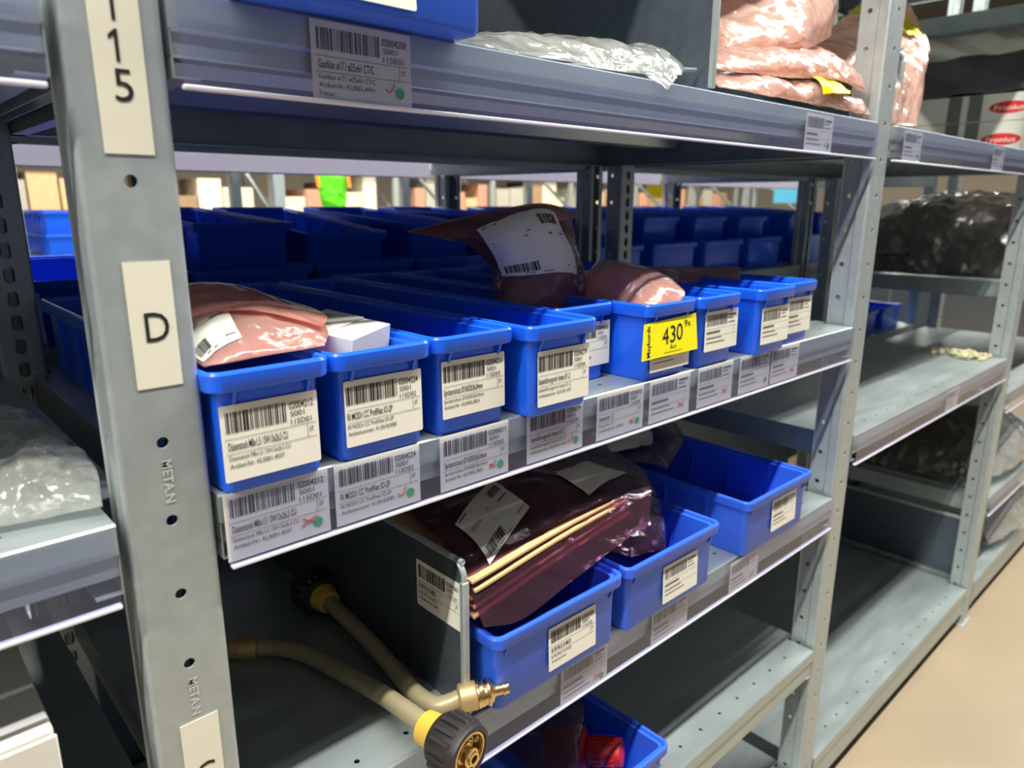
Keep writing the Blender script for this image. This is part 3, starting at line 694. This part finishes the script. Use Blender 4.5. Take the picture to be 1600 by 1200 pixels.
for k, (p0, p1) in enumerate((((.45, .06, 1.224), (.688, .045, 1.242)), ((.50, .045, 1.219), (.684, .020, 1.233)), ((.42, .030, 1.218), (.585, .022, 1.226)))):
    q = MB(); q.tube([p0, p1], .0022, 10, 1); q.build('metal_rod', GALV); o = bpy.data.objects[q and bpy.data.objects[-1].name] if False else None
rods = sorted([x for x in bpy.data.objects if x.name.startswith('metal_rod')], key=lambda x: x.name)
for r_, l_ in zip(rods, ('thin steel rod poking out of the clear bag, the higher one', 'thin steel rod poking out of the clear bag, the lower one', 'short steel rod wholly inside the clear bag')): tag(r_, l_, 'rod', 'steel rods in the clear bag')
# pink film on the E shelf
GE = 'pink film bags on the top shelf'
s = Surf([[[.86,0.154,1.34],[.98,0.154,1.42],[1.12,0.14,1.52]],[[.82,0.084,1.29],[.96,0.07,1.33],[1.11,0.084,1.42]],[[.80,0.063,1.262],[.95,0.056,1.285],[1.09,0.07,1.33]]], .030, .010, 11, 31)
bag('antistatic_bag', s, PINKE, 'uppermost pink film bag rising to the top edge left of the second upright', group=GE, nu=70, nv=60)
s = Surf([[[.80,0.105,1.285],[.93,0.105,1.305],[1.06,0.098,1.315],[1.10,0.084,1.30]],[[.745,0.056,1.258],[.90,0.035,1.270],[1.04,0.035,1.278],[1.10,0.035,1.272]],[[.720,0.028,1.240],[.86,0.021,1.246],[1.00,0.014,1.256],[1.10,0.014,1.250]]], .018, .006, 16, 32)
o = bag('antistatic_bag', s, PINKE, 'shiny crumpled pink film bag in the middle of the pile left of the second upright', group=GE, nu=80, nv=60)
s = Surf([[[.73,0.084,1.236],[.88,0.084,1.245],[1.02,0.084,1.248],[1.10,0.07,1.24]],[[.72,0.035,1.232],[.86,0.021,1.236],[1.00,0.021,1.240],[1.10,0.021,1.236]],[[.712,0.0084,1.218],[.86,0.007,1.219],[.98,0.0056,1.219],[1.095,0.0056,1.220]]], .012, .005, 16, 33)
o = bag('antistatic_bag', s, PINKE, 'lowest pink film bag with a yellow label, lying on the top shelf edge', group=GE, nu=80, nv=50)
patch_label(s, [(.50, .42), (.86, .40), (.72, .70), (.52, .78)], o, 'yellow_label', YELLOW, printing=False, off=.006)
s = Surf([[[1.22,0.21,1.36],[1.34,0.182,1.40],[1.45,0.14,1.50]],[[1.20,0.14,1.33],[1.34,0.112,1.36],[1.46,0.07,1.37]],[[1.19,0.07,1.27],[1.30,0.056,1.31],[1.40,0.049,1.33]],[[1.185,0.021,1.216],[1.235,0.021,1.218],[1.30,0.014,1.220]]], .025, .010, 12, 34)
o = bag('antistatic_bag', s, PINKE, 'pink film bag with a bright yellow label, right of the second upright', group=GE, nu=70, nv=60)
patch_label(s, [(.55, .02), (.80, .05), (.86, .38), (.58, .42)], o, 'yellow_label', YELLOW, printing=False, off=.012)
# clear bag in bay 0
s = Surf([[[-.02,.27,.938],[.040,.26,.940],[.075,.23,.942],[.094,.19,.940]],[[-.02,.17,.942],[.030,.15,.945],[.070,.13,.947],[.097,.10,.940]],[[-.02,.09,.942],[.030,.08,.944],[.068,.06,.942],[.097,.045,.938]],[[-.02,.035,.923],[.030,.030,.922],[.066,.024,.922],[.092,.016,.924]]], .012, .0075, 26, 41)
o = bag('clear_bag', s, CLEAR, 'crumpled clear polythene bag on the shelf at the left edge', nu=80, nv=70)
s = Surf([[[-.05,.22,.930],[.03,.21,.934],[.078,.18,.934]],[[-.05,.11,.932],[.03,.10,.936],[.082,.07,.934]]], .001, .003, 12, 42)
o = s.mesh(24, 24).build('paper_sheet', WHITE); tag(o, 'white printed sheet lying inside the clear bag at the left edge', 'paper')
# smoky bags
def X3b(g, dx): return [[(p[0]+dx*(1 if j % 2 else 1.0), p[1], p[2]) for j, p in enumerate(r)] for r in g]
s = Surf([[[2.30,.44,1.09],[2.34,.30,1.125],[2.38,.16,1.130],[2.42,.03,1.120]],[[2.18,.42,1.04],[2.19,.29,1.075],[2.20,.15,1.080],[2.22,.03,1.075]],[[2.135,.40,.97],[2.135,.27,.985],[2.14,.14,.985],[2.15,.03,.995]],[[2.125,.40,.915],[2.125,.27,.916],[2.13,.13,.916],[2.14,.04,.916]]], .025, .014, 12, 51)
bag('smoky_bag', s, DARKBAG, 'big smoky grey polythene bag on the far shelf between the second and third uprights', group='smoky bags in the far bay', nu=80, nv=60)
s = Surf([[[2.26,.42,.40],[2.28,.28,.50],[2.30,.15,.55],[2.32,.04,.57]],[[2.16,.40,.36],[2.16,.27,.40],[2.17,.14,.45],[2.18,.04,.48]],[[2.13,.38,.355],[2.13,.26,.356],[2.13,.13,.356],[2.14,.05,.356]]], .02, .014, 12, 52)
bag('smoky_bag', s, DARKBAG, 'smaller smoky bag on the lower far shelf seen below the bare shelf', group='smoky bags in the far bay', nu=70, nv=50)
for (x, z, sc, l) in ((2.36, .354, 1.0, 'clear bag leaning out at the right edge on the upper far shelf'), (2.50, .114, 1.1, 'clear bag on the base shelf at the right edge with a yellow tag')):
    s = Surf([[[x-.16,.20,z+.10],[x,.20,z+.17],[x+.16,.20,z+.14]],[[x-.18,.08,z+.09],[x,.06,z+.15],[x+.18,.06,z+.12]],[[x-.17,.03,z+.03],[x,.0,z+.05],[x+.17,.01,z+.04]],[[x-.15,.05,z+.002],[x,.04,z+.002],[x+.15,.04,z+.002]]], .02, .012, 12, int(x*10))
    o = bag('clear_bag', s, CLEAR, l, nu=50, nv=40)
    if z < .2: patch_label(s, [(.2, .05), (.5, .05), (.5, .25), (.2, .25)], o, 'yellow_tag', YELLOW, printing=False, off=.01)
# grey side panel low in the far bay, cartons and foil pack on the E shelf right
t = empty('side_panel', (2.108, .02, .114), label='grey steel side panel standing between the lower far shelves', cat='panel')
b = MB(); b.box(0, .0015, 0, .44, 0, .168); b.build('plate', DARKGALV, t, smooth=False)
b = MB(); b.box(-.004, .004, 0, .44, .162, .170); b.build('top_fold', GALV, t, bevel=.001)
def oval_logo(parent, y, z, L=.085, H=.028):
    b = MB(); n = 32
    b.loft([[(-.0006*k, y+L/2*math.cos(2*math.pi*i/n), z+H/2*math.sin(2*math.pi*i/n)) for i in range(n)] for k in (0, 1)])
    o = b.build('red_logo_oval', REDO, parent, smooth=False)
    p = MB(); vs, fs = text_geo('Fronius', True); p.add([(-.0009, y+L*.36-u*L*.72, z-H*.22+v*H*.42) for u, v in vs], fs)
    p.build('logo_lettering', WHITE, o, smooth=False)
GW = 'white cartons right of the second upright'
for k, (z0, z1, yy, l) in enumerate(((1.2125, 1.293, .105, 'lower white carton with a red oval logo on the top shelf'), (1.294, 1.357, .097, 'upper white carton with a red oval logo, stacked on the other'))):
    t = empty('carton', (2.115, .03, z0), label=l, cat='box', group=GW)
    b = MB(); b.box(0, .36, -.02, .40, 0, z1-z0); b.build('carton_body', WBOX, t, bevel=.001)
    oval_logo(t, yy-.03, (z1-z0)*.48)
    for yy2 in (.125, .17):  # plain grey bands across the carton side
        q = MB(); q.box(-.0007, -.0001, yy2, yy2+.03, .001, z1-z0-.001); q.build('side_band', GREYBAND, t, smooth=False)
b = MB(); L = []
for i in range(13):
    y = .03+.44*i/12; e = .010*math.sin(i*1.7)*.4
    L.append([(2.118+.006*math.cos(a)+(.33 if math.cos(a) > 0 else 0), y, 1.405+e+.044*math.copysign(abs(math.sin(a))**.35, math.sin(a))) for a in [2*math.pi*k/28 for k in range(28)]])
b.loft(L); tag(b.build('wrapped_parcel', mat('dark grey wrap', (74, 74, 78), 0.35, 0, 0.25, 9, 0.4), ang=60), 'long dark grey wrapped parcel on top of the white cartons', 'parcel')
# white carton bottom left
t = empty('carton', (-.13, .0, .6425), label='white carton with a red mark and a slanted label at the lower left edge', cat='box')
b = MB(); b.box(0, .178, .004, .30, 0, .160); b.build('carton_body', WBOX, t, bevel=.0015)
b = MB(); b.box(0, .176, .0005, .0035, 0, .161); b.box(0, .1785, -.003, -.0005, 0, .159); b.build('tuck_flap', WBOX, t, bevel=.0008)
b = MB(); b.lathe([(0, .020), (.0006, .020)], axis_m((.115, .08, .1603), (0, 0, 1)), 32); b.build('red_mark', REDO, t, smooth=False)
make_label(t, (.105, -.0035, .150), .070, .048, '02004200', '114C01', 'x', 'x', 'x', rot=(0, R(38), 0), name='slanted_label')
# packing scraps
rnd = random.Random(4); b = MB()
for k in range(150):
    y = .03+abs(rnd.gauss(0, .5))*.13; x = 2.03-abs(rnd.gauss(0, .03)); y = min(y, .3); r = rnd.uniform(.002, .006)
    M = Matrix.Translation((x, y, .735+r*.6+rnd.random()*.012*math.exp(-((y-.1)/.06)**2))) @ Matrix.Rotation(rnd.random()*6, 4, Vector((rnd.random(), rnd.random(), 1)))
    b.box(-r, r, -r*.7, r*.7, -r*.4, r*.4, M)
tag(b.build('packing_scraps', CRUMB, smooth=False), 'heap of pale packing scraps at the far end of the bare shelf', 'scraps', kind='stuff')

# ------------------------------------------------------------ torch necks
def nut(parent, M):
    b = MB(); n = 18
    b.lathe([(-.001, .016), (0, .0205), (.004, .0225), (.030, .0235), (.033, .0225), (.0335, .0195), (.0330, .0185), (.020, .0180), (.020, .004)], M, 48, True, True)
    for k in range(n):
        A = M @ Matrix.Rotation(2*math.pi*k/n, 4, 'Z')
        b.add([(.0215, -.0022, .004), (.0215, .0022, .004), (.0255, .0014, .0065), (.0255, -.0014, .0065), (.0225, -.0022, .0275), (.0225, .0022, .0275), (.0255, .0014, .0245), (.0255, -.0014, .0245)],
              [(0, 1, 2, 3), (4, 7, 6, 5), (0, 3, 7, 4), (1, 5, 6, 2), (3, 2, 6, 7)], A)
    o = b.build('ribbed_nut', BLACKP, parent, ang=30)
    q = MB(); q.lathe([(.021, .0175), (.0325, .0178), (.0325, .0160), (.023, .0155), (.022, .010)], M, 40, True, True); q.build('brass_ring', BRASS, o)
    q = MB()
    q.lathe([(.015, .0075), (.024, .0075), (.0245, .0090), (.027, .0090), (.0275, .0070), (.031, .0070), (.0315, .0080), (.034, .0080), (.0345, .0060), (.037, .0058), (.037, .0035), (.028, .0033)], M @ Matrix.Translation((0, -.003, 0)), 28); q.build('brass_socket', BRASS, o)
    for a in (35, 75):
        A = M @ Matrix.Translation((.0118*math.cos(R(a)), .0118*math.sin(R(a)), 0)); q = MB(); q.lathe([(.020, .0022), (.031, .0022), (.031, .0013), (.027, .0013)], A, 14); q.build('contact_pin', BOLTM, o)
    return o
t = empty('torch_neck', (.30, .10, .642), label='bent khaki torch neck whose black ribbed nut hangs over the front edge', cat='welding torch neck', group='torch necks on the shelf')
b = MB(); b.tube([(.3045, -.010, .6665), (.303, .02, .666), (.300, .06, .664), (.296, .10, .660), (.290, .145, .656), (.282, .18, .654), (.268, .205, .653), (.250, .222, .653)], .0085, 18, 5)
b.build('neck_tube', NECK, t).location = (-.30, -.10, -.642)
M = axis_m((.306, -.024, .6665), (.16, -1, .0))
def child(mb, name, m, par, ang=35): o = mb.build(name, m, par, ang=ang); o.location = (-.30, -.10, -.642); return o
b = MB(); b.lathe([(-.020, .0090), (-.020, .0125), (-.0185, .0140), (-.003, .0158), (0, .0165)], M, 32); child(b, 'yellow_collar', YCOL, t)
nn = nut(t, M); nn.location = (-.30, -.10, -.642)
Mb = axis_m((.252, .221, .653), (-.72, .55, 0)); b = MB(); b.lathe([(-.004, .0095), (-.003, .0115), (.014, .0118), (.0145, .0105), (.016, .0105), (.0165, .0112), (.026, .0108), (.032, .0085), (.033, .004)], Mb, 28); child(b, 'brass_nozzle', BRASSM, t)
t2 = empty('torch_neck', (.34, .10, .642), label='khaki torch neck with a shiny brass connector in front of the divider plate', cat='welding torch neck', group='torch necks on the shelf')
def child2(mb, name, m, ang=35): o = mb.build(name, m, t2, ang=ang); o.location = (-.34, -.10, -.642); return o
b = MB(); b.tube([(.350, .005, .664), (.342, .010, .6605), (.333, .020, .657), (.330, .045, .656), (.334, .085, .657), (.3375, .13, .661), (.339, .18, .665), (.340, .235, .668)], .0082, 18, 5); child2(b, 'neck_tube', NECK)
Mc = axis_m((.349, .0055, .6635), (.86, -.50, .10))
b = MB(); b.lathe([(-.001, .0095), (0, .0118), (.001, .0128), (.015, .0130), (.016, .0122), (.0165, .0115)], Mc, 32); child2(b, 'brass_sleeve', BRASSM)
b = MB(); b.lathe([(.016, .0105), (.0165, .0125), (.018, .0128), (.019, .0118), (.022, .0118), (.0235, .0108), (.025, .0112), (.026, .0125), (.028, .0125), (.029, .0110), (.031, .0095), (.032, .0070), (.034, .0052), (.040, .0050), (.0405, .0060), (.042, .0060), (.0425, .0052), (.0445, .0056), (.046, .0050), (.046, .0032), (.040, .0030)], Mc, 32); child2(b, 'brass_connector', BRASS)
b = MB(); b.lathe([(0, .0016), (.004, .0016), (.0045, .0012)], axis_m((.357, .0, .652), (0, -.3, -1), (1, 0, 0)), 10); child2(b, 'grub_screw', BOLTM)
Md = axis_m((.340, .240, .668), (0.0, 1, .02)); b = MB(); b.lathe([(-.016, .009), (-.016, .0125), (-.003, .0155), (0, .0160)], Md, 28); child2(b, 'yellow_collar', YCOL)
nn = nut(t2, Md); nn.location = (-.34, -.10, -.642)

# red part and clear bag in the lower bin
t = empty('red_fitting', (.596, .062, .402), (R(-12), 0, R(16)), 'red plastic fitting with a ribbed neck in the bin at the bottom edge', 'fitting')
b = MB(); b.lathe([(0, .020), (.004, .028), (.05, .030), (.054, .022), (.056, .019)], axis_m((0, .055, .012), (.25, -1, 0.0)), 32); b.build('body', REDP, t)
b = MB(); MR = axis_m((.014, -.001, .012), (.25, -1, 0)); b.lathe([(0, .018), (.042, .017), (.043, .012)], MR, 28)
for k in range(16): b.box(.0165, .0195, -.0014, .0014, .004, .017, MR @ Matrix.Rotation(k*math.pi/8, 4, 'Z')); b.box(.0160, .0190, -.0014, .0014, .021, .034, MR @ Matrix.Rotation(k*math.pi/8, 4, 'Z'))
b.build('ribbed_neck', REDP, t)
s = Surf([[[.50,.14,.452],[.56,.15,.470],[.615,.13,.475]],[[.50,.07,.455],[.56,.08,.468],[.62,.09,.460]],[[.50,.02,.440],[.54,.03,.448],[.575,.06,.452]]], .008, .005, 20, 71)
bag('antistatic_bag', s, PINKV, 'lilac film bag over the red part in the bin at the bottom edge')

# ------------------------------------------------------------ bins of the row behind
GR = 'wide blue bins of the row behind'
rnd = random.Random(8)
proto = {}
k = 0
for bay, (xa, xb) in enumerate((X0, X1, X2, X3)):
    n = 4 if bay == 2 else 5; pitch = (xb-xa-.02)/n
    for i in range(5):
        if bay == 3 and i > 1: continue
        if i >= n or (bay == 0 and i < 3): continue
        x = xa+.014+i*pitch
        wh = ('behind the front upright', 'behind the narrow bins', 'behind the bare shelf', 'in the far bay')[bay]
        nth = ('first', 'second', 'third', 'fourth', 'fifth')[i]
        storage_bin(x, x+.182, 1.060, .9253, .48, 'blue bin, lower layer, %s from the left %s' % (nth, wh), GR, flip=True)
        if bay == 0 or (bay == 1 and i == 0): continue
        t = storage_bin(x+.014+rnd.uniform(0, .01), x+.014+.152, 1.03, 1.0085, .40, 'blue bin tipped into another, %s from the left %s' % (nth, wh), GR, flip=True)
        t.location.x = x+.091+rnd.uniform(-.006, .006)
        t.rotation_euler = (-R(rnd.uniform(2.5, 5.5)), 0, math.pi+R(rnd.uniform(-1, 1)))
SEAT = [(-.30, 'first'), (-.11, 'second'), (.17, 'third'), (.36, 'fourth'), (.55, 'fifth'), (.74, 'sixth'), (.92, 'seventh'), (1.18, 'eighth'), (1.40, 'ninth'), (1.62, 'tenth'), (1.85, 'eleventh'), (2.13, 'twelfth'), (2.35, 'thirteenth'), (2.60, 'fourteenth'), (2.83, 'fifteenth')]
for x, nth in SEAT:       # bins one level lower, in shadow
    storage_bin(x, x+.182, 1.015, .6403, .44, 'dark blue bin low in the row behind, %s from the left' % nth, 'blue bins low in the row behind', flip=True)
for i, (xa, xb) in enumerate((X0, X1, X2, X3)):  # panels added to shut out next-aisle light and keep the rear dark
    wh = ('left of the front upright', 'behind the torch necks', 'behind the bare shelf', 'behind the far bay', 'beyond the far bay')[i]
    b = MB(); b.box(xa+.004, xb-.004, .517, .519, .03, .60); tag(b.build('light_block_panel', DARKGALV, smooth=False), 'low added panel blocking light ' + wh, 'panel', 'added light-blocking panels')
    b = MB(); b.box(xa+.004, xb-.004, 1.022, 1.024, .645, .868); tag(b.build('light_block_panel', DARKGALV, smooth=False), 'added panel blocking light from the next aisle, ' + wh, 'panel', 'added light-blocking panels')

for k in range(4):  # more added panels so the view past the far bay stays dark
    b = MB(); b.box(3.13+k, 4.12+k, 1.022, 1.024, .03, .90); tag(b.build('light_block_panel', DARKGALV, smooth=False), 'added panel blocking next aisle light beyond the far bay, %s along the row' % ('first', 'second', 'third', 'last')[k], 'panel', 'added light-blocking panels')
    b = MB(); b.box(3.13+k, 4.12+k, .517, .519, .03, .88); tag(b.build('light_block_panel', DARKGALV, smooth=False), 'added light-blocking panel beyond the far bay, %s along the row' % ('first', 'second', 'third', 'last')[k], 'panel', 'added light-blocking panels')
# ------------------------------------------------------------ rack across the next aisle
NTH = ('first', 'second', 'third', 'fourth', 'fifth', 'sixth', 'seventh', 'eighth', 'ninth')
def far_rack(yf, xs, zs, grp, z1=2.0):
    for i, x in enumerate(xs):
        t = empty('rack_upright', (x, yf, 0), label='pale blurred rack upright, %s from the left in the %s' % (NTH[i], grp), cat='rack upright', group=grp)
        for yy, nm in ((0, 'front_post'), (.46, 'rear_post')):
            q = MB(); q.ext([(-.025, yy), (.025, yy), (.025, yy+.036), (.015, yy+.036), (.015, yy+.004), (-.015, yy+.004), (-.015, yy+.036), (-.025, yy+.036)], 0, z1, 'z'); q.build(nm, GALV, t, smooth=False)
        q = MB(); q.tube([(0, .03, 1.0), (0, .46, 1.32)], .010, 6, 1); q.tube([(0, .03, .7), (0, .46, 1.0)], .010, 6, 1); q.build('diagonal_brace', GALV, t)
    for i in range(len(xs)-1):
        for z in zs:
            t = empty('shelf', (xs[i], yf, z), label='pale blurred %s shelf, %s span from the left in the %s' % ({.90: 'lower', 1.30: 'upper', .55: 'lowest', .95: 'middle', 1.36: 'top'}[z], NTH[i], grp), cat='shelf', group=grp + ', shelves')
            q = MB(); q.box(.03, xs[i+1]-xs[i]-.03, 0, .5, -.045, 0); q.build('deck', GALV, t, bevel=.001)
far_rack(2.62, [.48+.98*k for k in range(-1, 7)], (.90, 1.30), 'rack across the next aisle')
far_rack(4.9, [.3+1.1*k for k in range(0, 9)], (.55, .95, 1.36), 'rack at the back')
# goods
gb = []
def carton(x, y, z, w, d, h, m, label, grp, cat='box', name='carton'):
    b = MB(); b.box(-w/2, w/2, 0, d, 0, h); o = b.build(name, m, bevel=.002, loc=(x, y, z)); return tag(o, label, cat, grp)
rnd = random.Random(21); x = .45
while x < 8.8:
    wv = rnd.uniform(.10, .24); hv = rnd.uniform(.18, .36)
    if min(abs(x+wv/2-(.3+1.1*k)) for k in range(9)) > wv/2+.03: carton(x+wv/2, 4.93, .951, wv-.012, .38, hv, rnd.choice(TAN), 'blurred brown or cream carton on the rack at the back', 'cartons on the rack at the back')
    x += wv
for i, (x, z) in enumerate(((.64, .901), (.64, .983), (.37, .901))):
    t = storage_bin(x-.08, x+.08, 2.60, z, .45, 'small blue bin stacked on the rack across the next aisle, %s' % ('lower of the stack', 'upper of the stack', 'single one at the left')[i], 'blue bins across the next aisle')
for i in range(12):
    x = .86+i*.245
    if min(abs(x-(.48+.98*k)) for k in range(-1, 7)) > .13:
        storage_bin(x-.09, x+.09, 2.67, .901, .36, 'blurred blue bin on the rack across the next aisle', 'row of blue bins across the next aisle')
# lime sack, signs
s = Surf([[[1.60,2.58,1.235],[1.68,2.57,1.215],[1.76,2.58,1.235]],[[1.61,2.56,1.16],[1.68,2.55,1.16],[1.755,2.56,1.16]],[[1.64,2.57,1.04],[1.69,2.56,1.03],[1.74,2.57,1.04]]], .02, .012, 9, 81)
o = bag('lime_garment', s, LIME, 'lime green garment hanging on the rack across the next aisle', 'garment')
for xx in (1.604, 1.757):
    q = MB(); q.tube([(xx, 2.555, 1.235), (xx, 2.540, 1.16)], .009, 8, 1); q.build('orange_trim', ORANGE, o)
b = MB(); b.box(-.13, .13, 0, .01, -.065, .075); tag(b.build('hanging_sign', SIGNY, smooth=False, loc=(4.70, 2.99, 1.20)), 'plain yellow board hanging far behind the bins', 'sign')
b = MB(); b.box(-.26, .26, 0, .02, -.10, .09); tag(b.build('notice_board', SIGNB, smooth=False, loc=(6.05, 2.60, 1.20)), 'light blue board far behind, near the second upright', 'board')
# lamp fittings
for (x, y, L_) in ((.5, -.62, 12.0), (3.0, 1.85, 9.0), (4.5, 3.9, 10.0)):
    t = empty('strip_lamp', (x, y, 3.22), label='long ceiling strip lamp above the ' + {12.0: 'nearest aisle', 9.0: 'aisle behind the bins', 10.0: 'farthest aisle'}[L_], cat='lamp', group='strip lamps over the aisles')
    b = MB(); b.box(-L_/2, L_/2, -.06, .06, 0, .05); b.build('lamp_housing', WBOX, t, smooth=False)
